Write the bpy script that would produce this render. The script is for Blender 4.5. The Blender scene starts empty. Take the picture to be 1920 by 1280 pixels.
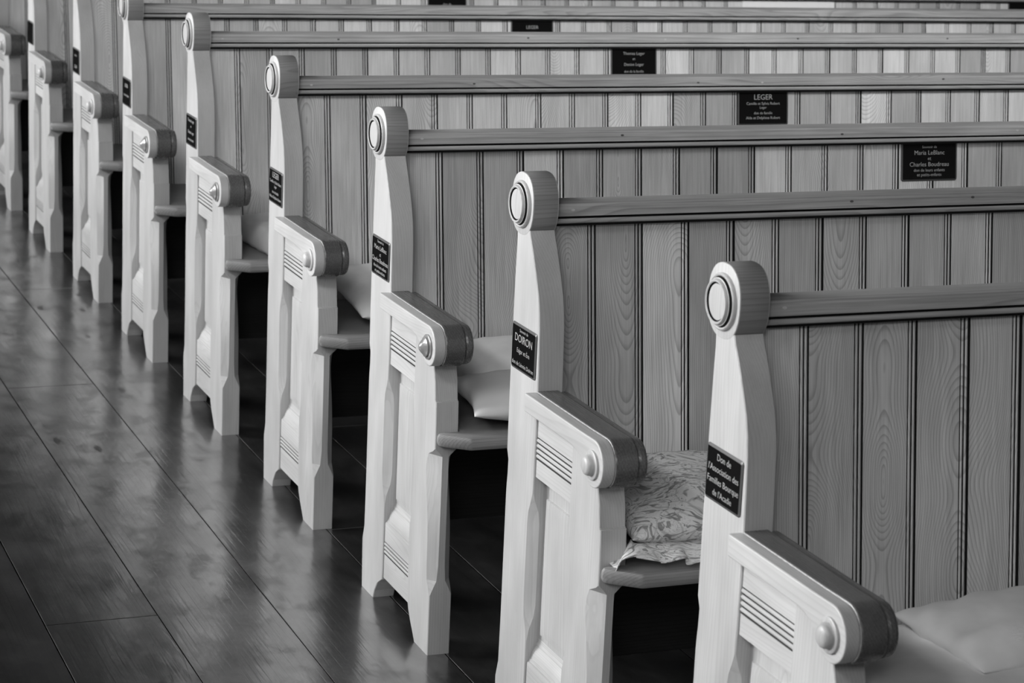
import bpy, math, random
from mathutils import Matrix, Vector
rnd = random.Random(7)
SC = bpy.context.scene
COL = SC.collection

# ------------------------------------------------------------------ camera
cam = bpy.data.cameras.new('camera'); camo = bpy.data.objects.new('camera', cam); COL.objects.link(camo)
R_ = Vector((0.92901, -0.367448, 0.043849)); U_ = Vector((0.0472, 0.235185, 0.970804)); F_ = Vector((0.367033, 0.899817, -0.235833))
M = Matrix((R_, U_, -F_)).transposed().to_4x4(); M.translation = Vector((-1.572965, -3.423385, 1.79313))
camo.matrix_world = M
cam.sensor_width = 36; cam.lens = 80.4318; cam.clip_end = 100
cam.dof.use_dof = True; cam.dof.focus_distance = 4.5; cam.dof.aperture_fstop = 10
SC.camera = camo

# ------------------------------------------------------------------ world, lights, exposure
W = bpy.data.worlds.new('world'); SC.world = W; W.use_nodes = True
W.node_tree.nodes['Background'].inputs[0].default_value = (1, 1, 1, 1)
W.node_tree.nodes['Background'].inputs[1].default_value = 0.15
SC.view_settings.view_transform = 'Standard'; SC.view_settings.look = 'None'
SC.view_settings.gamma = 1; SC.view_settings.use_curve_mapping = False
SC.view_settings.exposure = 0.0

def area(name, loc, target, sx, sy, power):
    l = bpy.data.lights.new(name, 'AREA'); l.shape = 'RECTANGLE'; l.size = sx; l.size_y = sy; l.energy = power
    o = bpy.data.objects.new(name, l); COL.objects.link(o); o.location = loc
    o.rotation_euler = (Vector(target) - Vector(loc)).to_track_quat('-Z', 'Y').to_euler()
    return o
# tall windows in deep reveals down the left wall of the nave, a high row of lights above them
WIN_Y = (-5.0, -3.0, -1.0, 1.0, 3.0, 5.0, 7.0, 9.0)
P_SIDE, P_KEY, P_FRONT = 18, 6, 7
P_FAR = 16
for yy in WIN_Y:
    o = area('window_light', (-4.05, yy, 2.2), (0, yy - 2.3, 1.35), 1.2, 2.1, P_SIDE * (1.0 if yy < 2 else 1.35)); o.data.spread = math.radians(50)
    o = area('high_window_light', (-3.95, yy, 4.1), (-3.95 + .69, yy + .36, 4.1 - .56), 1.2, .7, P_KEY); o.data.spread = math.radians(70)
o = area('added_front_fill_light', (-3.1, -5.9, 3.9), (1.2, 1.4, 0.9), 1.3, 1.1, P_FRONT); o.data.spread = math.radians(55)  # added fill on the backboards from the front; the front wall has no opening
o = area('added_far_fill_light', (-2.3, -2.2, 4.4), (1.5, 4.6, 0.9), 1.6, .6, P_FAR * .75); o.data.spread = math.radians(55)  # added overhead fill for the far pews, left side; no fixture modelled
o = area('added_far_fill_light', (2.2, -2.2, 4.4), (2.6, 4.8, 0.9), 1.6, .6, P_FAR * 1.3); o.data.spread = math.radians(50)  # second added fill, for the far backboards on the right

# ------------------------------------------------------------------ materials
def nt(name):
    m = bpy.data.materials.new(name); m.use_nodes = True
    n = m.node_tree; b = n.nodes['Principled BSDF']
    return m, n, b
def N(n, t, **kw):
    x = n.nodes.new(t)
    for k, v in kw.items(): setattr(x, k, v)
    return x
def L(n, a, b): n.links.new(a, b)
def math_(n, op, a, b=None, clamp=False):
    x = N(n, 'ShaderNodeMath', operation=op); x.use_clamp = clamp
    for i, v in enumerate((a, b)):
        if v is None: continue
        if isinstance(v, (int, float)): x.inputs[i].default_value = v
        else: L(n, v, x.inputs[i])
    return x.outputs[0]
def ramp(n, fac, stops):
    r = N(n, 'ShaderNodeValToRGB'); cr = r.color_ramp
    while len(cr.elements) < len(stops): cr.elements.new(0.5)
    for e, (p, c) in zip(cr.elements, stops): e.position = p; e.color = (c, c, c, 1)
    L(n, fac, r.inputs[0]); return r.outputs[0]

def wood(name, tone, axis, contrast=1.0, rough=0.42, ring=85.0, vary=0.2, spec=0.5, knots=True, warp=1.0, pore=1.0, cath=False):
    """pale softwood: growth rings stretched along 'axis', fine pores, occasional knots."""
    m, n, b = nt(name)
    tc = N(n, 'ShaderNodeTexCoord'); oi = N(n, 'ShaderNodeObjectInfo')
    rv = math_(n, 'MULTIPLY', oi.outputs['Random'], 37.0)
    rc = N(n, 'ShaderNodeCombineXYZ')
    L(n, rv, rc.inputs[0]); L(n, math_(n, 'MULTIPLY', rv, 1.7), rc.inputs[1]); L(n, math_(n, 'MULTIPLY', rv, 2.3), rc.inputs[2])
    ad = N(n, 'ShaderNodeVectorMath', operation='ADD'); L(n, tc.outputs['Object'], ad.inputs[0]); L(n, rc.outputs[0], ad.inputs[1])
    def stretch(s):
        mp = N(n, 'ShaderNodeMapping'); sc = [1, 1, 1]; sc[axis] = s; mp.inputs['Scale'].default_value = sc
        L(n, ad.outputs[0], mp.inputs[0]); return mp.outputs[0]
    # broad undulation that bends the ring pattern into cathedrals
    big = N(n, 'ShaderNodeTexNoise'); big.inputs['Scale'].default_value = 9 * warp; big.inputs['Detail'].default_value = 2.0
    L(n, stretch(0.09), big.inputs['Vector'])
    v = N(n, 'ShaderNodeTexVoronoi'); v.inputs['Scale'].default_value = 5.0
    L(n, stretch(0.35), v.inputs['Vector'])
    kn = math_(n, 'SUBTRACT', 0.30, v.outputs['Distance'], True)
    sx = N(n, 'ShaderNodeSeparateXYZ'); L(n, stretch(0.04), sx.inputs[0])
    others = [i for i in range(3) if i != axis]
    lin = math_(n, 'ADD', sx.outputs[others[0]], math_(n, 'MULTIPLY', sx.outputs[others[1]], 0.6))
    if cath:
        z1 = N(n, 'ShaderNodeTexNoise'); z1.noise_dimensions = '1D'; z1.inputs['Scale'].default_value = 2.6; z1.inputs['Detail'].default_value = 1.0
        so_ = N(n, 'ShaderNodeSeparateXYZ'); L(n, tc.outputs['Object'], so_.inputs[0])
        L(n, math_(n, 'ADD', so_.outputs[axis], math_(n, 'MULTIPLY', rv, 3.1)), z1.inputs['W'])
        r2 = math_(n, 'FRACT', math_(n, 'MULTIPLY', oi.outputs['Random'], 91.7))
        cx = math_(n, 'MULTIPLY', math_(n, 'SUBTRACT', r2, 0.36), 0.42)
        wob = math_(n, 'MULTIPLY', math_(n, 'SUBTRACT', big.outputs['Fac'], 0.5), 0.035)
        X = math_(n, 'ADD', math_(n, 'SUBTRACT', so_.outputs[others[0]], cx), wob)
        Dp = math_(n, 'MULTIPLY', math_(n, 'SUBTRACT', z1.outputs['Fac'], 0.30), 0.17)
        rr = math_(n, 'SQRT', math_(n, 'ADD', math_(n, 'MULTIPLY', X, X), math_(n, 'MULTIPLY', Dp, Dp)))
        lin = rr
    ph = math_(n, 'ADD', math_(n, 'MULTIPLY', lin, (3.0 if cath else 2.2) * ring), math_(n, 'MULTIPLY', big.outputs['Fac'], math_(n, 'MULTIPLY', math_(n, 'ADD', math_(n, 'POWER', math_(n, 'FRACT', math_(n, 'MULTIPLY', oi.outputs['Random'], 13.7)), 2.0), 0.12), ring * (0.05 if cath else 0.42))))
    if knots: ph = math_(n, 'ADD', ph, math_(n, 'MULTIPLY', math_(n, 'POWER', kn, 1.8), 60.0))
    fr = math_(n, 'FRACT', ph)
    ringc = ramp(n, fr, [(0.0, 1.0), (0.55, 0.9), (0.86, 0.45), (0.93, 0.4), (1.0, 0.98)])
    fine = N(n, 'ShaderNodeTexNoise'); fine.inputs['Scale'].default_value = 260; fine.inputs['Detail'].default_value = 4
    L(n, stretch(0.03), fine.inputs['Vector'])
    mot = N(n, 'ShaderNodeTexNoise'); mot.inputs['Scale'].default_value = 14; mot.inputs['Detail'].default_value = 3
    L(n, stretch(0.3), mot.inputs['Vector'])
    # combine multiplicatively
    def rng(fac, lo, hi):
        mr = N(n, 'ShaderNodeMapRange'); mr.inputs[3].default_value = lo; mr.inputs[4].default_value = hi
        L(n, fac, mr.inputs[0]); return mr.outputs[0]
    a = rng(ringc, 1 - 0.5 * contrast, 1.05)
    f = rng(fine.outputs['Fac'], 1 - 0.34 * contrast * pore, 1 + 0.34 * contrast * pore)
    g = rng(mot.outputs['Fac'], 0.72, 1.28)
    h = rng(oi.outputs['Random'], 1 - vary, 1 + vary)
    val = math_(n, 'MULTIPLY', math_(n, 'MULTIPLY', a, f), math_(n, 'MULTIPLY', g, h))
    if knots:
        core = math_(n, 'MULTIPLY', math_(n, 'MULTIPLY', math_(n, 'SUBTRACT', kn, 0.262, True), 26.0), 0.62)
        val = math_(n, 'MULTIPLY', val, math_(n, 'SUBTRACT', 1.0, core))
    val = math_(n, 'MULTIPLY', val, tone)
    cc = N(n, 'ShaderNodeCombineColor')
    for i in range(3): L(n, val, cc.inputs[i])
    L(n, cc.outputs[0], b.inputs['Base Color'])
    b.inputs['Specular IOR Level'].default_value = spec
    L(n, rng(fine.outputs['Fac'], rough - 0.06, rough + 0.08), b.inputs['Roughness'])
    bp = N(n, 'ShaderNodeBump'); bp.inputs['Strength'].default_value = 0.15; bp.inputs['Distance'].default_value = 0.0012
    L(n, math_(n, 'ADD', fine.outputs['Fac'], math_(n, 'MULTIPLY', ringc, 0.6)), bp.inputs['Height']); L(n, bp.outputs[0], b.inputs['Normal'])
    return m

def plain(name, g, rough=0.6, metal=0.0, spec=0.5, noise=0.0, nscale=40, bump=0.0):
    m, n, b = nt(name)
    b.inputs['Base Color'].default_value = (g, g, g, 1); b.inputs['Roughness'].default_value = rough
    b.inputs['Metallic'].default_value = metal; b.inputs['Specular IOR Level'].default_value = spec
    if noise or bump:
        tc = N(n, 'ShaderNodeTexCoord'); t = N(n, 'ShaderNodeTexNoise'); t.inputs['Scale'].default_value = nscale; t.inputs['Detail'].default_value = 5
        L(n, tc.outputs['Object'], t.inputs['Vector'])
        mr = N(n, 'ShaderNodeMapRange'); mr.inputs[1].default_value = 0.3; mr.inputs[2].default_value = 0.7
        mr.inputs[3].default_value = g * (1 - noise); mr.inputs[4].default_value = g * (1 + noise)
        L(n, t.outputs['Fac'], mr.inputs[0]); cc = N(n, 'ShaderNodeCombineColor')
        for i in range(3): L(n, mr.outputs[0], cc.inputs[i])
        L(n, cc.outputs[0], b.inputs['Base Color'])
        if bump:
            bp = N(n, 'ShaderNodeBump'); bp.inputs['Strength'].default_value = bump; bp.inputs['Distance'].default_value = 0.004
            L(n, t.outputs['Fac'], bp.inputs['Height']); L(n, bp.outputs[0], b.inputs['Normal'])
    return m

PALE_Z = wood('pale_pine_upright', 0.50, 2, 0.25, 0.45, vary=0.04, knots=False)
PALE_Y = wood('pale_pine_rail', 0.54, 1, 0.25, 0.42, vary=0.04, knots=False)
PALE_P = wood('pale_pine_panel', 0.50, 2, 0.35, 0.45, vary=0.05, knots=False)
BOARD = wood('pine_board', 0.62, 2, 1.1, 0.42, ring=85, vary=0.26, warp=1.0, pore=0.9, cath=True)
RAILW = wood('pine_cap_rail', 0.42, 0, 0.9, 0.38, vary=0.1, ring=60, pore=1.3)
ARMW = wood('worn_dark_armrest', 0.12, 1, 0.8, 0.26, vary=0.1, spec=0.45, knots=False)
ARRIS_HL = plain('painted_arris_highlight', 0.40, 0.35, noise=0.3, nscale=120)  # bright edge highlight put into the colour of the armrest arris
USHADE = wood('painted_underseat_shade', 0.02, 0, 0.5, 0.6, spec=0.1)  # near-black colour standing in for deep shade below the seats
ENDW = wood('end_grain_rim', 0.26, 0, 0.7, 0.4, vary=0.1, knots=False, ring=70)
SEATW = wood('pine_seat', 0.26, 0, 0.7, 0.38, vary=0.1)
DISCW = wood('pale_turned_disc', 0.50, 2, 0.35, 0.38, vary=0.04, knots=False)
KNOBW = plain('varnished_knob', 0.26, 0.2, noise=0.2, nscale=60)
PLQ = plain('black_engraved_plate', 0.006, 0.2, spec=0.12)
PLQB = plain('bevelled_plate_edge', 0.08, 0.3)
LETT = plain('engraved_lettering', 0.42, 0.5)
NAILD = plain('filled_nail_hole', 0.10, 0.6); NAILL = plain('bright_nail_head', 0.6, 0.4)
CLOTH = plain('plain_light_cloth', 0.84, 0.9, noise=0.12, nscale=9, bump=0.4, spec=0.15)
CLOTHW = plain('white_cloth', 0.80, 0.9, noise=0.06, nscale=9, bump=0.2, spec=0.15)
PAPER = plain('white_paper', 0.95, 0.8, noise=0.02)
WALLM = plain('painted_wall', 0.10, 0.8, noise=0.06, nscale=3)
CEILM = plain('dark_boarded_ceiling', 0.06, 0.7, noise=0.1, nscale=3)
RECESS = plain('dark_recess_faces', 0.02, 0.7, spec=0.1)  # darker tone for groove, joint and rail underside faces
REEDGAP = plain('dark_reed_faces', 0.10, 0.7, spec=0.1)  # darker tone for the sunken faces between the reeds
GRIME = plain('seam_grime', 0.004, 0.95, spec=0.0)
SUB = plain('dark_subfloor', 0.01, 0.9)

def paisley():
    m, n, b = nt('leaf_scroll_cloth')
    tc = N(n, 'ShaderNodeTexCoord')
    nz = N(n, 'ShaderNodeTexNoise'); nz.inputs['Scale'].default_value = 9; nz.inputs['Detail'].default_value = 1
    L(n, tc.outputs['Object'], nz.inputs['Vector'])
    mx = N(n, 'ShaderNodeVectorMath', operation='MULTIPLY_ADD')
    L(n, nz.outputs['Color'], mx.inputs[0]); mx.inputs[1].default_value = (0.16, 0.16, 0.16); L(n, tc.outputs['Object'], mx.inputs[2])
    mp = N(n, 'ShaderNodeMapping'); mp.inputs['Rotation'].default_value = (0, 0, 0.5); mp.inputs['Scale'].default_value = (0.5, 1.35, 1)
    L(n, mx.outputs[0], mp.inputs[0])
    v = N(n, 'ShaderNodeTexVoronoi'); v.feature = 'DISTANCE_TO_EDGE'; v.inputs['Scale'].default_value = 34; L(n, mp.outputs[0], v.inputs['Vector'])
    w = N(n, 'ShaderNodeTexNoise'); w.inputs['Scale'].default_value = 40; w.inputs['Detail'].default_value = 2; w.inputs['Distortion'].default_value = 2.2
    L(n, mp.outputs[0], w.inputs['Vector'])
    line = ramp(n, v.outputs['Distance'], [(0.0, 0.7), (0.03, 0.75), (0.06, 1.0), (1.0, 1.0)])
    leaf = ramp(n, w.outputs['Fac'], [(0.0, 0.35), (0.40, 0.42), (0.46, 1.0), (0.56, 1.0), (0.575, 0.6), (0.6, 1.0)])
    val = math_(n, 'MULTIPLY', math_(n, 'MULTIPLY', line, leaf), 0.95)
    cc = N(n, 'ShaderNodeCombineColor')
    for i in range(3): L(n, val, cc.inputs[i])
    L(n, cc.outputs[0], b.inputs['Base Color']); b.inputs['Roughness'].default_value = 0.75
    return m
LEAFY = paisley()

def floor_mat():
    m = wood('dark_varnished_plank', 0.030, 1, 0.5, 0.3, ring=22, vary=0.22, spec=1.0, knots=False)
    n = m.node_tree; b = n.nodes['Principled BSDF']
    g = N(n, 'ShaderNodeNewGeometry')
    mp = N(n, 'ShaderNodeMapping'); mp.inputs['Scale'].default_value = (1.0, 0.55, 1); L(n, g.outputs['Position'], mp.inputs[0])
    t = N(n, 'ShaderNodeTexNoise'); t.inputs['Scale'].default_value = 7; t.inputs['Detail'].default_value = 6; t.inputs['Roughness'].default_value = 0.65; L(n, mp.outputs[0], t.inputs[0])
    for l in list(n.links):
        if l.to_socket == b.inputs['Roughness']: n.links.remove(l)
    mr = N(n, 'ShaderNodeMapRange'); mr.inputs[1].default_value = 0.3; mr.inputs[2].default_value = 0.7; mr.inputs[3].default_value = 0.08; mr.inputs[4].default_value = 0.27
    L(n, t.outputs['Fac'], mr.inputs[0]); L(n, mr.outputs[0], b.inputs['Coat Roughness']); b.inputs['Roughness'].default_value = .4
    b.inputs['IOR'].default_value = 1.6; b.inputs['Coat Weight'].default_value = 1.0; b.inputs['Coat IOR'].default_value = 3.0
    bc = [l for l in n.links if l.to_socket == b.inputs['Base Color']][0]; src = bc.from_socket; n.links.remove(bc)
    t3 = N(n, 'ShaderNodeTexNoise'); t3.inputs['Scale'].default_value = 11; t3.inputs['Detail'].default_value = 8; t3.inputs['Roughness'].default_value = 0.7; L(n, mp.outputs[0], t3.inputs[0])
    blot = ramp(n, t3.outputs['Fac'], [(0.0, 0.2), (0.36, 0.35), (0.5, 0.9), (0.66, 1.8), (1.0, 2.6)])
    mp2 = N(n, 'ShaderNodeMapping'); mp2.inputs['Scale'].default_value = (3.2, 1.0, 1); L(n, g.outputs['Position'], mp2.inputs[0])
    v3 = N(n, 'ShaderNodeTexVoronoi'); v3.inputs['Scale'].default_value = 3.0; L(n, mp2.outputs[0], v3.inputs[0])
    spots = ramp(n, v3.outputs['Distance'], [(0.0, 0.1), (0.07, 0.15), (0.12, 1.0), (1.0, 1.0)])
    mm = N(n, 'ShaderNodeMix'); mm.data_type = 'RGBA'; mm.blend_type = 'MULTIPLY'; mm.inputs[0].default_value = 1
    L(n, src, mm.inputs[6]); L(n, math_(n, 'MULTIPLY', blot, spots), mm.inputs[7]); L(n, mm.outputs[2], b.inputs['Base Color'])
    L(n, math_(n, 'MULTIPLY', math_(n, 'ADD', ramp(n, t3.outputs['Fac'], [(0.0, 0.35), (0.38, 0.5), (0.5, 0.95), (1.0, 1.0)]), 0.0), spots), b.inputs['Coat Weight'])
    # gentle waviness of the boards
    bp = [x for x in n.nodes if x.bl_idname == 'ShaderNodeBump'][0]
    t2 = N(n, 'ShaderNodeTexNoise'); t2.inputs['Scale'].default_value = 9; t2.inputs['Detail'].default_value = 3; L(n, mp.outputs[0], t2.inputs[0])
    bp2 = N(n, 'ShaderNodeBump'); bp2.inputs['Strength'].default_value = 0.2; bp2.inputs['Distance'].default_value = 0.006
    L(n, t2.outputs['Fac'], bp2.inputs['Height']); L(n, bp.outputs[0], bp2.inputs['Normal']); L(n, bp2.outputs[0], b.inputs['Normal']); L(n, bp2.outputs[0], b.inputs['Coat Normal'])
    bp.inputs['Strength'].default_value = 0.12
    return m
FLOORM = floor_mat()

# ------------------------------------------------------------------ mesh helpers
YS = 0.66           # pew meshes are drawn in end-panel coordinates, then shifted so the pew's origin is under its middle
def mesh(name, V, Fs, mat, smooth=False, shift=True, auto=None, sel=None):
    me = bpy.data.meshes.new(name)
    me.from_pydata([(x, y + (YS if shift else 0), z) for x, y, z in V], [], Fs)
    mats = mat if isinstance(mat, (list, tuple)) else [mat]
    for q in mats: me.materials.append(q)
    me.validate(); me.update()
    if sel:
        for p in me.polygons:
            c = p.center; p.material_index = sel(Vector((c.x, c.y - (YS if shift else 0), c.z)))
    import bmesh
    b = bmesh.new(); b.from_mesh(me); bmesh.ops.recalc_face_normals(b, faces=b.faces[:]); b.to_mesh(me); b.free()
    if smooth:
        me.shade_smooth()
        if auto: me.set_sharp_from_angle(angle=math.radians(auto))
    return me
def put(name, me, parent=None, **tags):
    o = bpy.data.objects.new(name, me); COL.objects.link(o)
    if parent: o.parent = parent
    for k, v in tags.items(): o[k] = v
    return o
def loft(rings):
    """closed rings of equal size -> capped tube"""
    n = len(rings[0]); V = [p for r in rings for p in r]; Fs = []
    for i in range(len(rings) - 1):
        for j in range(n):
            a = i * n + j; b = i * n + (j + 1) % n
            Fs.append((a, b, b + n, a + n))
    Fs.append(tuple(range(n))[::-1]); Fs.append(tuple((len(rings) - 1) * n + j for j in range(n)))
    return V, Fs
def inset(poly, d):
    """move a polygon inward by d (works for either winding)"""
    n = len(poly); A = sum(poly[i][0] * poly[(i + 1) % n][1] - poly[(i + 1) % n][0] * poly[i][1] for i in range(n))
    s = 1 if A > 0 else -1; out = []
    for i in range(n):
        p0, p1, p2 = Vector(poly[i - 1]), Vector(poly[i]), Vector(poly[(i + 1) % n])
        e1 = (p1 - p0).normalized(); e2 = (p2 - p1).normalized()
        n1 = Vector((-e1.y, e1.x)) * s; n2 = Vector((-e2.y, e2.x)) * s
        m = n1 + n2; m = m / max(0.35, m.dot(n1)) if m.length > 1e-6 else n1
        q = p1 + m * d; out.append((q.x, q.y))
    return out
def join(*vf):
    V = []; Fs = []
    for v, f in vf:
        k = len(V); V += list(v); Fs += [tuple(i + k for i in t) for t in f]
    return V, Fs
def slab_x(poly, x0, x1, b):      # (y,z) polygon thickened along x, rounded arris b
    r = [(x0, b), (x0 + b * .3, b * .3), (x0 + b, 0), (x1 - b, 0), (x1 - b * .3, b * .3), (x1, b)]
    return loft([[(x, y, z) for y, z in inset(poly, d)] for x, d in r])
def slab_y(poly, y0, y1):         # (x,z) polygon extruded along y
    return loft([[(x, y, z) for x, z in poly] for y in (y0, y1)])
def box(x0, x1, y0, y1, z0, z1, b=0.0):
    if b <= 0: return loft([[(x0, y0, z), (x1, y0, z), (x1, y1, z), (x0, y1, z)] for z in (z0, z1)])
    P = [(x0, y0), (x1, y0), (x1, y1), (x0, y1)]
    return loft([[(x, y, z) for x, y in inset(P, d)] for z, d in ((z0, b), (z0 + b, 0), (z1 - b, 0), (z1, b))])

# ------------------------------------------------------------------ setting
FL = put('floor', mesh('floor', *box(-4.2, 4.8, -6.4, 13.2, -0.06, -0.022), SUB, shift=False), kind='structure')
seams = [-0.731, -0.485, -0.228, 0.045, 0.296]
xs = seams[:]
while xs[0] > -4.1: xs.insert(0, xs[0] - rnd.choice((0.25, 0.245, 0.26)))
while xs[-1] < 4.7: xs.append(xs[-1] + rnd.choice((0.25, 0.245, 0.26)))
for i in range(len(xs) - 1):
    a, b = xs[i], xs[i + 1]
    if abs(a + 0.485) < 1e-3: ends = [-6.3, -2.4, 3.17, 7.3, 13.1]
    else:
        y = -6.3 + rnd.uniform(0, 3.0); ends = [-6.3, y]
        while y < 13.1: y += rnd.uniform(3.6, 4.6); ends.append(min(y, 13.1))
    for j in range(len(ends) - 1):
        if ends[j + 1] - ends[j] < 0.05: continue
        g = rnd.uniform(0.0008, 0.0016)
        me = mesh('plank', *box(a + g, b - g, ends[j] + 0.001, ends[j + 1] - 0.001, -0.022, 0.0, 0.0008), FLOORM, shift=False)
        me.materials.append(GRIME)
        for p_ in me.polygons:
            if abs(p_.normal.z) < .3: p_.material_index = 1
        o = put('plank', me, FL); o.location.z = 0
put('wall_back', mesh('wall_back', *box(-4.3, 4.8, 13.1, 13.25, 0, 4.6), WALLM, shift=False), kind='structure')
put('wall_right', mesh('wall_right', *box(4.66, 4.8, -6.3, 13.1, 0, 4.6), WALLM, shift=False), kind='structure')
put('wall_front', mesh('wall_front', *box(-4.3, 4.8, -6.5, -6.35, 0, 4.6), WALLM, shift=False), kind='structure')
put('ceiling', mesh('ceiling', *box(-4.3, 4.8, -6.5, 13.25, 4.6, 4.75), CEILM, shift=False), kind='structure')
# left wall: piers and sills around the real window openings
lw = []
z0w, z1w = 1.1, 3.3
ys_ = [-6.3]
for yy in WIN_Y: ys_ += [yy - 0.65, yy + 0.65]
ys_.append(13.1)
for i in range(0, len(ys_), 2): lw.append(box(-4.3, -4.15, ys_[i], ys_[i + 1], z0w, z1w))
lw.append(box(-4.3, -4.15, -6.3, 13.1, 0, z0w)); lw.append(box(-4.3, -4.15, -6.3, 13.1, z1w, 4.6))
put('wall_left', mesh('wall_left', *join(*lw), WALLM, shift=False), kind='structure')
for i, yy in enumerate(WIN_Y):
    fr = join(box(-4.25, -4.18, yy - .65, yy - .6, z0w, z1w), box(-4.25, -4.18, yy + .6, yy + .65, z0w, z1w),
              box(-4.25, -4.18, yy - .6, yy + .6, z0w, z0w + .05), box(-4.25, -4.18, yy - .6, yy + .6, z1w - .05, z1w),
              box(-4.24, -4.19, yy - .02, yy + .02, z0w + .05, z1w - .05))
    put('window_%d' % (i + 1), mesh('window_frame', *fr, WALLM, shift=False), kind='structure')

# ------------------------------------------------------------------ pew parts (measured on the photograph)
PL = 4.60        # pew length
T = 0.050        # thickness of the end panel
def stile(levels):
    rings = []
    for z, yr, yf, cr, cf in levels:
        cry, crx = (cr, min(cr * .8, .018)); cfy, cfx = (cf, min(cf * .8, .018))
        rings.append([(0, yr - cry, z), (0, yf + cfy, z), (cfx, yf, z), (T - cfx, yf, z), (T, yf + cfy, z), (T, yr - cry, z), (T - crx, yr, z), (crx, yr, z)])
    return loft(rings)
e = .0018
post = stile([
    (0, -.410, -.492, e, e), (.02, -.409, -.500, e, e), (.045, -.408, -.520, e, e), (.063, -.407, -.549, e, e), (.085, -.406, -.55, e, e),
    (.115, -.405, -.55, e, e), (.15, -.416, -.55, e, e), (.24, -.418, -.55, e, e), (.262, -.418, -.55, e, .006), (.285, -.418, -.55, e, .016),
    (.31, -.418, -.55, e, .020), (.47, -.418, -.55, e, .020), (.492, -.418, -.55, e, .017), (.512, -.419, -.55, e, .008), (.53, -.421, -.55, e, e),
    (.560, -.422, -.55, e, e), (.578, -.414, -.55, e, e), (.72, -.413, -.55, e, e), (.80, -.4145, -.5465, e, e), (.84, -.415, -.544, e, e),
    (.87, -.4155, -.540, e, e), (.90, -.416, -.532, e, e), (.93, -.4165, -.519, e, e), (.955, -.417, -.507, e, e), (.98, -.418, -.494, e, e),
    (1.0, -.417, -.482, e, e), (1.012, -.415, -.477, e, e)])
def sup(cy, cz, ry, rz, ex, n=40):
    P = []
    for i in range(n):
        a = 2 * math.pi * i / n; c, s = math.cos(a), math.sin(a)
        P.append((cy + ry * math.copysign(abs(c) ** (2 / ex), c), cz + rz * math.copysign(abs(s) ** (2 / ex), s)))
    return P
HC = (-.436, 1.056)
head = slab_x(sup(HC[0], HC[1], .0535, .0585, 2.35), -.0008, T + .0008, .0022)
ME_POST = mesh('post', *post, PALE_Z, True, auto=14)
ME_HEAD = mesh('round_head', *head, [PALE_Z, ENDW], True, auto=30, sel=lambda c: 1 if .001 < c.x < T - .001 else 0)
fstile = stile([
    (0, -.774, -.858, e, e), (.018, -.760, -.858, e, e), (.04, -.742, -.858, e, e), (.06, -.729, -.858, e, e), (.08, -.722, -.858, e, e),
    (.135, -.72, -.858, e, .002), (.15, -.72, -.858, e, .010), (.165, -.72, -.857, e, .019), (.20, -.72, -.858, e, .022), (.25, -.72, -.858, e, .023),
    (.262, -.72, -.858, .006, .024), (.285, -.72, -.858, .012, .026), (.335, -.72, -.858, .014, .034), (.375, -.72, -.858, .014, .043),
    (.402, -.72, -.858, .014, .047), (.425, -.72, -.858, .014, .042), (.440, -.72, -.858, .014, .034), (.452, -.72, -.860, .014, .010), (.458, -.72, -.860, .014, e),
    (.475, -.72, -.860, .014, e), (.492, -.72, -.860, .010, e), (.512, -.72, -.860, .004, e), (.53, -.72, -.859, e, e), (.5585, -.72, -.857, e, e),
    (.5590, -.72, -.853, e, e), (.5605, -.72, -.853, e, e), (.5610, -.72, -.851, e, e), (.60, -.72, -.846, e, e), (.625, -.72, -.838, e, e), (.668, -.72, -.83, e, e), (.669, -.72, -.80, e, e), (.694, -.72, -.80, e, e)])
ME_FST = mesh('front_stile', *fstile, PALE_Z, True, auto=14)

def bead(z0, z1, x, n=5, h=.0060):      # half-round reed between z0 and z1, standing proud of x
    P = [(x + .008, z0)]
    for i in range(n + 1):
        a = math.pi * i / n; zc = (z0 + z1) / 2; rr = (z1 - z0) / 2 - .0006
        P.append((x + .0045 - h * math.sin(a), zc - rr * math.cos(a)))
    return P
def rail_profile(face, pts_low, pts_high, flutes, back=.046):
    P = list(pts_low)
    for f0, f1 in flutes: P += bead(f0, f1, face)
    P += [(face + .004, flutes[-1][1])] + [(face, flutes[-1][1] + .0008)] if flutes else []
    P += list(pts_high); return P
tr = [(.036, .548), (.026, .549), (.022, .553), (.014, .556), (.012, .561), (.004, .563), (.004, .597)]
for f in ((.5985, .6085), (.6085, .6185), (.6185, .6285), (.6285, .6385)): tr += bead(f[0], f[1], .004)
tr += [(.008, .6390), (.004, .6400), (.004, .70), (.036, .70)]
ME_TR = mesh('panel_rail', *slab_y(tr, -.548, -.722), [PALE_Y, REEDGAP], True, auto=25, sel=lambda c: 1 if .0055 < c.x < .03 and .59 < c.z < .66 else 0)
br = [(.036, .068), (.004, .068), (.004, .124)]
for f in ((.1255, .1345), (.1345, .1435), (.1435, .1525)): br += bead(f[0], f[1], .004)
br += [(.008, .1530), (.004, .1540), (.004, .196), (.005, .199), (.008, .2005), (.0085, .204), (.011, .206), (.0125, .213), (.016, .222), (.0215, .229), (.022, .233), (.0245, .236), (.0255, .243), (.030, .247), (.036, .247)]
ME_BR = mesh('base_rail', *slab_y(br, -.548, -.722), [PALE_Y, REEDGAP], True, auto=25, sel=lambda c: 1 if .0055 < c.x < .03 and .12 < c.z < .16 else 0)
def field(x0, sgn):
    R = []
    for ins, dx in ((0, 0), (.018, 0), (.0185, -.0035), (.024, -.0045)):
        R.append([(x0 + sgn * dx, y, z) for y, z in ((-.545 - ins, .215 + ins * 2.2), (-.725 + ins, .215 + ins * 2.2), (-.725 + ins, .57 - ins * 2.6), (-.545 - ins, .57 - ins * 2.6))])
    return R
fa = field(.026, 1); pan = loft(fa[::-1] + [[(.038, y, z) for _, y, z in fa[0]]])
ME_PAN = mesh('panel', *pan, PALE_P)

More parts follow.
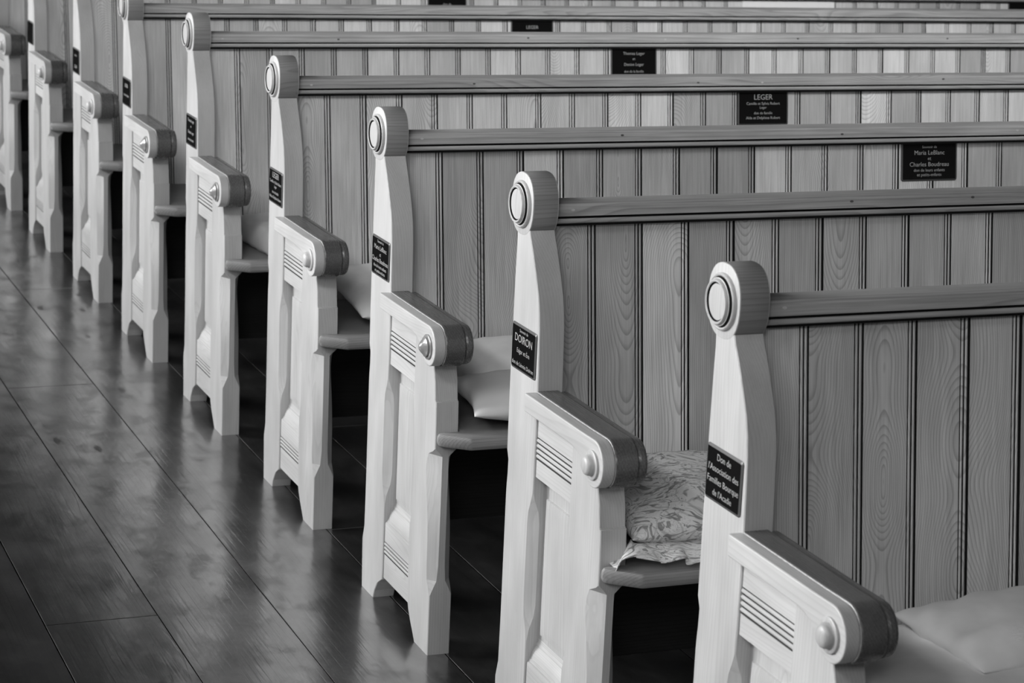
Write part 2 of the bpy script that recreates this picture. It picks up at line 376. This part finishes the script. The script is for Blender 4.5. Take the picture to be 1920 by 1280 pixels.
# armrest: pale face plate, dark rounded body, turned rosette
def arm_poly(grow=0.0):
    cy, cz, r = -.862, .683, .0425 + grow
    P = [(-.547, .690 - grow), (-.547, .7245 + grow)]
    P += [(-.60, .7245 + grow), (-.70, .7245 + grow), (-.80, .7245 + grow)]
    for i in range(0, 19):
        a = math.radians(90 + i * 11.5); P.append((cy + r * math.cos(a), cz + r * math.sin(a)))
    P += [(-.834, .653 - grow), (-.822, .667 - grow), (-.806, .679 - grow), (-.788, .686 - grow), (-.766, .6895 - grow), (-.70, .690 - grow)]
    return P
ME_ARMP = mesh('armrest_plate', *slab_x(arm_poly(), -.024, -.0005, .0022), PALE_Y, True, auto=22)
ab = arm_poly(.0022)
ME_ARMB = mesh('armrest', *join(slab_x(ab, -.0005, .043, .003), slab_x([(y, z) for y, z in inset(ab, .003)], .043, .062, .006)), [ARMW, ARRIS_HL], True, auto=22, sel=lambda c: 1 if (-.0004 < c.x < .0012) and (c.z > .715 or c.y < -.88) else 0)

def lathe_x(cy, cz, prof, n=36):
    V = []; Fs = []
    for x, r in prof:
        for i in range(n):
            a = 2 * math.pi * i / n; V.append((x, cy + r * math.cos(a), cz + r * math.sin(a)))
    for k in range(len(prof) - 1):
        for i in range(n):
            Fs.append((k * n + i, k * n + (i + 1) % n, (k + 1) * n + (i + 1) % n, (k + 1) * n + i))
    Fs.append(tuple(range((len(prof) - 1) * n, len(prof) * n)))
    return V, Fs
med = [(0, .0445), (-.004, .0445), (-.0062, .0435), (-.0072, .0415), (-.0060, .0394), (-.0045, .0391), (-.0045, .0376), (-.0098, .0372), (-.0102, .0355), (-.0128, .0350),
       (-.0148, .0337), (-.0150, .0318), (-.0136, .0303), (-.0085, .0298), (-.0085, .0284), (-.0114, .0279), (-.0120, .02), (-.0122, .0015)]
ME_MED = mesh('medallion', *lathe_x(HC[0], HC[1] - .001, med), [DISCW, RECESS], True, auto=40, sel=lambda c: 1 if (.0370 < math.hypot(c.y - HC[0], c.z - HC[1] + .001) < .0393 and c.x > -.0095) or (.0277 < math.hypot(c.y - HC[0], c.z - HC[1] + .001) < .0302 and c.x > -.0118) else 0)
ros_dome = [(-.0235, .0262), (-.0275, .0262), (-.0285, .0250), (-.0285, .0200), (-.0300, .0188), (-.0340, .0184), (-.0380, .0165), (-.0405, .0130), (-.0420, .008), (-.0425, .001)]
ros_cone = [(-.0235, .0262), (-.0270, .0262), (-.0280, .0245), (-.0285, .0205), (-.0320, .0205), (-.0330, .0190), (-.0335, .0175), (-.0390, .0120), (-.0430, .0060), (-.0450, .0008)]
ME_ROSD = mesh('rosette', *lathe_x(-.862, .681, ros_dome, 28), DISCW, True, auto=40)
ME_ROSC = mesh('rosette', *lathe_x(-.862, .681, ros_cone, 28), KNOBW, True, auto=40)

# cap rail with a bead under the front edge
rp = [(-.412, 1.014), (-.412, 1.055), (-.415, 1.0595), (-.420, 1.061), (-.452, 1.060), (-.459, 1.0575), (-.4625, 1.052), (-.4635, 1.0345), (-.4560, 1.0335), (-.4560, 1.0315), (-.4625, 1.0300),
      (-.4640, 1.0265), (-.4635, 1.0230), (-.4605, 1.0205), (-.452, 1.0195), (-.452, 1.014)]
ME_RAIL = mesh('cap_rail', *loft([[(x, y, z) for y, z in rp] for x in (T - .002, PL)]), [RAILW, RECESS], True, auto=25, sel=lambda c: 1 if (1.0295 < c.z < 1.0336 and c.y > -.4628) or c.z < 1.0212 else 0)

# seat with a clipped and rounded front corner beside the stile
sp = [(.051, -.50), (.051, -.8605), (.006, -.8605), (.001, -.866), (.001, -.874), (.006, -.881), (.052, -.918), (.060, -.921), (PL, -.921), (PL, -.50)]
sr = []
for z, d in ((.467, .009), (.469, .004), (.474, .0008), (.481, 0), (.489, .001), (.494, .004), (.4965, .009)):
    sr.append([(x, y, z) for x, y in inset(sp, d)])
ME_SEAT = mesh('seat', *loft(sr), SEATW, True, auto=30)

ME_USHADE = mesh('underseat_shade_board', *box(T, PL, -.575, -.555, .20, .467, .002), USHADE)  # added board that carries the painted shade below the seat
# tongue and groove board: flat, two beads, joint
def board_mesh(w, v):
    D = .0065; P = [(0.0005, D), (0.0008, 0.0)]
    f = w - .0166
    P += [(f, 0), (f + .0008, D), (f + .0018, D), (f + .0026, .0008), (f + .0048, -.0004), (f + .0070, .0008), (f + .0078, D), (f + .0088, D),
          (f + .0096, .0008), (f + .0120, -.0002), (f + .0144, .0010), (f + .0152, D)]
    P += [(f + .0154, .013), (0.0008, .013)]
    rings = [[(x, y, z) for x, y in P] for z in (0, .576)]
    return mesh('board', *loft(rings), [BOARD, RECESS], shift=False, sel=lambda c: 1 if .0028 < c.y < .0128 and .002 < c.z < .574 else 0)
PITCH = .0965
ME_B = [board_mesh(PITCH - d, d) for d in (.0, .0005, .0013)]
ME_B0 = board_mesh(.147 - T, 0)
RECL = math.atan(.14)
NB = int((PL - .147) / PITCH) + 1

# engraved plates
def text_mesh(lines, w, h):
    """lines: (text, size, y) centred; returns one mesh in the XY plane"""
    V = []; Fs = []
    for s, size, yy in lines:
        c = bpy.data.curves.new('t', 'FONT'); c.body = s; c.size = size; c.align_x = 'CENTER'; c.align_y = 'CENTER'; c.extrude = .0001; c.resolution_u = 3
        c.offset = -size * 0.004
        o = bpy.data.objects.new('t', c); COL.objects.link(o)
        bpy.context.view_layer.update()
        me = bpy.data.meshes.new_from_object(o)
        xsz = [v.co.x for v in me.vertices] or [0]
        k = len(V); sc = min(1.0, w * .9 / max(1e-6, max(xsz) - min(xsz)))
        V += [(v.co.x * sc, v.co.y + yy, v.co.z) for v in me.vertices]; Fs += [tuple(i + k for i in p.vertices) for p in me.polygons]
        bpy.data.objects.remove(o); bpy.data.meshes.remove(me)
    m = bpy.data.meshes.new('lettering'); m.from_pydata(V, [], Fs); m.materials.append(LETT); return m
def plate_mesh(w, h, r=.006):
    P = []
    for cx, cy, a0 in ((w / 2 - r, h / 2 - r, 0), (-w / 2 + r, h / 2 - r, 90), (-w / 2 + r, -h / 2 + r, 180), (w / 2 - r, -h / 2 + r, 270)):
        for i in range(5):
            a = math.radians(a0 + i * 22.5); P.append((cx + r * math.cos(a), cy + r * math.sin(a)))
    V, Fs = loft([[(x, y, z) for x, y in inset(P, d)] for z, d in ((0, 0), (.0008, 0), (.0024, .0042))])
    me = bpy.data.meshes.new('plate'); me.from_pydata(V, [], Fs); me.materials.append(PLQ); me.materials.append(PLQB)
    n = len(P)
    for i, p in enumerate(me.polygons): p.material_index = 1 if n <= i < 2 * n else 0
    return me
PW, PH = .119, .088
BW, BH = .155, .096
ME_PLS = plate_mesh(PW, PH); ME_PLB = plate_mesh(BW, BH)
TXT = {
    0: [('Don de', .0155, .028), ("l'Association des", .0150, .009), ('Familles Bourque', .0150, -.010), ("de l'Acadie", .0145, -.029)],
    1: [('Souvenir de', .0085, .033), ('DOIRON', .0215, .017), ('Edgar et \u00c9va', .0125, -.006), ('don de L\u00e9onie Doiron', .0115, -.031)],
    2: [('Souvenir de', .0085, .034), ('Maria LeBlanc', .0150, .020), ('et', .0120, .006), ('Charles Boudreau', .0150, -.008), ('don de leurs enfants', .0105, -.022), ('et petits-enfants', .0105, -.033)],
    3: [('LEGER', .0205, .028), ('Camille et Sylvia Robert', .0105, .011), ('Leger', .0095, .000), ('don de famille', .0100, -.015), ('Alda et Delphine Robert', .0105, -.028)],
    4: [('Thomas Leger', .0125, .028), ('et', .0105, .012), ('Denise Leger', .0125, -.005), ('don de la famille', .0100, -.026)],
    5: [('LEGER', .0160, .020), ('don de la famille', .0105, -.010)],
    6: [('don de', .0120, .020), ('LEGER', .0160, -.020)],
}
def rot_side(): # plate lying on the aisle face: text right -> -Y, up -> +Z, normal -> -X
    return Matrix(((0, 0, -1), (-1, 0, 0), (0, 1, 0))).to_4x4()
def rot_back(a):
    return Matrix.Rotation(-a, 4, 'X') @ Matrix(((1, 0, 0), (0, 0, -1), (0, 1, 0))).to_4x4()

JX = [-.0078, -.0022, .0041, .0105, .0028, -.0024, .0021, -.0017, -.0054, 0, .002]
JY = [.0125, -.0074, -.0022, .004, .0067, -.0129, -.0192, .0058, .0129, 0, -.004]
JZ = [-.0022, -.0051, -.008, -.0029, .0111, .0071, 0, 0, 0, 0, 0]
ORD = ['nearest', 'second', 'third', 'fourth', 'fifth', 'sixth', 'seventh', 'eighth', 'ninth', 'tenth', 'eleventh']
LAB = [
    'nearest pine pew, black plaque of four lines on its post, plain pale cushions on its seat',
    'second pine pew from the camera, with leaf-patterned ruffled cushion beside its armrest',
    'third pine pew from the camera, with pointed armrest knob and plain pillows on its seat',
    'fourth pine pew from the camera, small white cloth corner showing on its seat',
    'fifth pine pew from the camera, boxy pale cushion showing on its seat',
    'sixth pine pew from the camera, its round head just below the top edge of the photo',
    'seventh pine pew from the camera, whose round head is cut off by the top edge',
    'eighth pine pew from the camera, fourth end panel from the left edge of the photo',
    'ninth pine pew from the camera, only its armrest and lower end panel in view at left',
    'tenth pine pew, a sliver of pale end panel at the left edge',
    'farthest pine pew, barely showing at the top left corner']
LAB[0] = 'nearest pine pew, plaque of four white lines on its post, pale cushions on seat'
LAB[5] = 'sixth pine pew from the camera, round head just under the top edge of photo'
LAB[7] = 'eighth pine pew from the camera, second end panel from the left edge'
LAB[8] = 'ninth pine pew from the camera, pale end panel cut by the left edge'
pews = []
NP = 11
for k in range(NP):
    root = bpy.data.objects.new('church_pew', None); COL.objects.link(root); root.empty_display_size = .2
    root.location = (JX[k], k * .85 + JY[k] - YS, 0); root.scale = (1, 1, 1 + JZ[k] / .9)
    root['label'] = LAB[k]; root['category'] = 'pew'; root['group'] = 'pine pews in rows beside the aisle'
    p = put('post', ME_POST, root)
    put('round_head', ME_HEAD, p, label='round post head with darker end-grain rim'); put('medallion', ME_MED, p)
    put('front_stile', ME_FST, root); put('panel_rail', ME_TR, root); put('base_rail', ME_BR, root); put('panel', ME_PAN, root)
    a = put('armrest', ME_ARMB, root); put('armrest_plate', ME_ARMP, a, label='pale face plate of the dark armrest')
    if k in (2, 4, 5): put('rosette', ME_ROSC, a, label='pointed varnished knob')
    else: put('rosette', ME_ROSD, a, label='domed turned knob')
    put('seat', ME_SEAT, root)
    put('underseat_shade_board', ME_USHADE, root, label='added black board standing in for the shade under the seat')
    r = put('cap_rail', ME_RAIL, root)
    if k < 5:
        for q in range(9):
            me = bpy.data.meshes.get('nail_dark') if q % 3 else bpy.data.meshes.get('nail_light')
            if me is None:
                nm = 'nail_dark' if q % 3 else 'nail_light'
                V, Fs = loft([[(rr * 1.7 * math.cos(i * math.pi / 4), -yy, rr * math.sin(i * math.pi / 4)) for i in range(8)] for yy, rr in ((-.002, .0026), (.0005, .0022))])
                me = mesh(nm, V, Fs, NAILD if q % 3 else NAILL, shift=False)
            o = put('nail', me, r); o.location = (.09 + q * .47 + (rnd.uniform(-.15, .15) if q else .0), -.4635 + YS, 1.046 + rnd.uniform(-.004, .004))
    for i in range(NB + 1):
        if i == 0: me, x = ME_B0, T
        else:
            me, x = ME_B[rnd.choice((0, 0, 0, 1, 1, 2))], .147 + (i - 1) * PITCH
            if x + PITCH > PL: break
        o = put('board', me, root)
        o.location = (x, -.44 - .14 * (1.01 - .457) + YS + rnd.uniform(-.0008, .0008), .457); o.rotation_euler = (-RECL, 0, 0)
    # plates
    if k in TXT:
        lines = TXT[k]
        pl = put('plaque', ME_PLS, root, label='black engraved plaque on the end post')
        pl.matrix_local = Matrix.Translation((-.0004, -.4775 + YS - (.001 if k else 0), .787)) @ rot_side()
        t = put('lettering', text_mesh(lines, PW, PH), pl); t.location = (0, 0, .0025)
        pb = put('plaque', ME_PLB, root, label='black engraved plaque on the backboards')
        z = .971; y = -.44 - .14 * (1.01 - z)
        pb.matrix_local = Matrix.Translation((1.392 - JX[k], y - .001 + YS, z)) @ rot_back(RECL)
        tb = put('lettering', text_mesh(lines, BW, BH), pb); tb.location = (0, 0, .0025)
        if k == 6:
            pb = put('plaque', ME_PLB, root, label='second black plaque farther along the backboards')
            pb.matrix_local = Matrix.Translation((3.93, y - .001 + YS, z)) @ rot_back(RECL)
    else:
        pl = put('plaque', ME_PLS, root, label='black plaque on the end post')
        pl.matrix_local = Matrix.Translation((-.0004, -.478 + YS, .787)) @ rot_side()
    pews.append(root)

# ------------------------------------------------------------------ cushions
def pillow(name, w, d, h, mat, loc, rot, ex=2.4, corner=.10, n=26, seed=0, crease=.004, boxy=0.0):
    r2 = random.Random(seed); ph = [r2.uniform(0, 6) for _ in range(6)]
    V = []; Fs = []; idx = {}
    for s in (1, -1):
        for i in range(n + 1):
            for j in range(n + 1):
                u = -1 + 2 * i / n; v = -1 + 2 * j / n
                # denser near the rim
                u = math.sin(u * math.pi / 2); v = math.sin(v * math.pi / 2)
                edge = (i in (0, n)) or (j in (0, n))
                if s == -1 and edge: idx[(s, i, j)] = idx[(1, i, j)]; continue
                pin = 1 - corner * (1 - (abs(u) * abs(v)) ** 1.5) * max(abs(u), abs(v)) ** 6
                x = u * w / 2 * pin; y = v * d / 2 * pin
                t = max(0, 1 - abs(u) ** ex) ** (.5) * max(0, 1 - abs(v) ** ex) ** (.5)
                z = s * h / 2 * (t if not boxy else t ** boxy)
                z += s * crease * t * (math.sin(7 * u + 3 * v + ph[0]) * math.sin(4 * v - 5 * u + ph[1]) + .6 * math.sin(15 * u * v + 9 * u + ph[2])) * (max(abs(u), abs(v)) ** 2)
                idx[(s, i, j)] = len(V); V.append((x, y, z))
        for i in range(n):
            for j in range(n):
                q = (idx[(s, i, j)], idx[(s, i + 1, j)], idx[(s, i + 1, j + 1)], idx[(s, i, j + 1)])
                Fs.append(q if s == 1 else q[::-1])
    me = mesh(name, V, Fs, mat, True, shift=False)
    o = put(name, me); o.location = loc; o.rotation_euler = rot
    return o
def at(k, x, y, z): return (x + JX[k], y + k * .85 + JY[k], z)
def tag(o, label, cat, group=None):
    o['label'] = label; o['category'] = cat
    if group: o['group'] = group
    return o
D = math.radians
# nearest pew: flat pad with a pillow lying on it
tag(pillow('seat_cushion', .70, .36, .066, CLOTH, at(0, .44, -.715, .529), (0, 0, D(1)), ex=5, corner=.03, seed=3, boxy=.7), 'wide plain pale cushion lying flat on the nearest pew seat', 'cushion')
tag(pillow('throw_pillow', .52, .22, .070, CLOTH, at(0, .523, -.656, .573), (D(4), 0, D(7)), ex=3.5, corner=.03, seed=5, crease=.011), 'soft plain pillow on top of the flat cushion on the nearest pew', 'pillow')
# second pew: leaf scroll cushion with a ruffle
cu = tag(pillow('patterned_cushion', .40, .33, .11, LEAFY, at(1, .285, -.70, .545), (D(6), 0, D(-6)), ex=3.4, corner=.06, seed=8, crease=.006), 'leaf-patterned ruffled cushion on the second pew from the camera', 'cushion')
V = []; Fs = []
nr = 120
for i in range(nr + 1):
    t = i / nr
    # runs along the left side towards the viewer, then along the front
    if t < .42: bx_ = -.205; by_ = .165 - .35 * t / .42
    else: bx_ = -.205 + .41 * (t - .42) / .58; by_ = -.185
    wv = math.sin(t * 75) * .011 + math.sin(t * 41 + 1) * .006
    for j in range(5):
        s = j / 4
        ox = -(.052 * s) if t < .42 else 0; oy = -(.052 * s) if t >= .42 else 0
        if .38 < t < .46: ox = -.04 * s; oy = -.04 * s
        V.append((bx_ + ox + (wv * s if t >= .42 else 0), by_ + oy + (wv * s if t < .42 else 0), (.004 if t >= .4 else -.012) - .012 * s + wv * s * .55))
for i in range(nr):
    for j in range(4):
        a = i * 5 + j; Fs.append((a, a + 1, a + 6, a + 5))
mr_ = mesh('ruffle', V, Fs, LEAFY, True, shift=False)
ru = put('ruffle', mr_, cu, label='gathered ruffle along the cushion edge')
so = ru.modifiers.new('thick', 'SOLIDIFY'); so.thickness = .002
# third pew
tag(pillow('throw_pillow', .42, .27, .10, CLOTH, at(2, .32, -.645, .552), (D(14), 0, D(4)), ex=2.8, corner=.07, seed=11), 'plain pillow leaning against the backrest of the third pew', 'pillow')
tag(pillow('throw_pillow', .40, .24, .085, CLOTHW, at(2, .275, -.80, .541), (D(4), 0, D(-4)), ex=2.2, corner=.12, seed=12), 'pale pillow with pointed corner lying flat on the third pew', 'pillow')
# fourth pew
tag(pillow('throw_pillow', .40, .30, .09, CLOTH, at(3, .31, -.67, .549), (D(10), 0, D(4)), ex=2.8, corner=.07, seed=14), 'plain pillow tilted on the seat of the fourth pew', 'pillow')
tag(pillow('small_cushion', .30, .15, .045, CLOTHW, at(3, .30, -.845, .520), (0, 0, D(14)), ex=3, corner=.05, seed=15), 'white cushion corner in front of the tilted pillow on the fourth pew', 'cushion')
# fifth pew
tag(pillow('box_cushion', .36, .30, .085, CLOTH, at(4, .29, -.75, .541), (0, 0, D(5)), ex=12, corner=.01, seed=16, boxy=.5), 'boxy plain cushion on the fifth pew seat', 'cushion')

# white sheet laid against the backboards of the seventh pew
k = 6
V, Fs = box(0, .41, -.001, .0, 0, .30)
sh = put('paper_sheet', mesh('paper_sheet', V, Fs, PAPER, shift=False))
sh.location = at(k, 2.625 - JX[k], -.4815, .745); sh.rotation_euler = (-RECL, 0, 0)
tag(sh, 'large white paper sheet standing against the backboards of the seventh pew', 'paper')
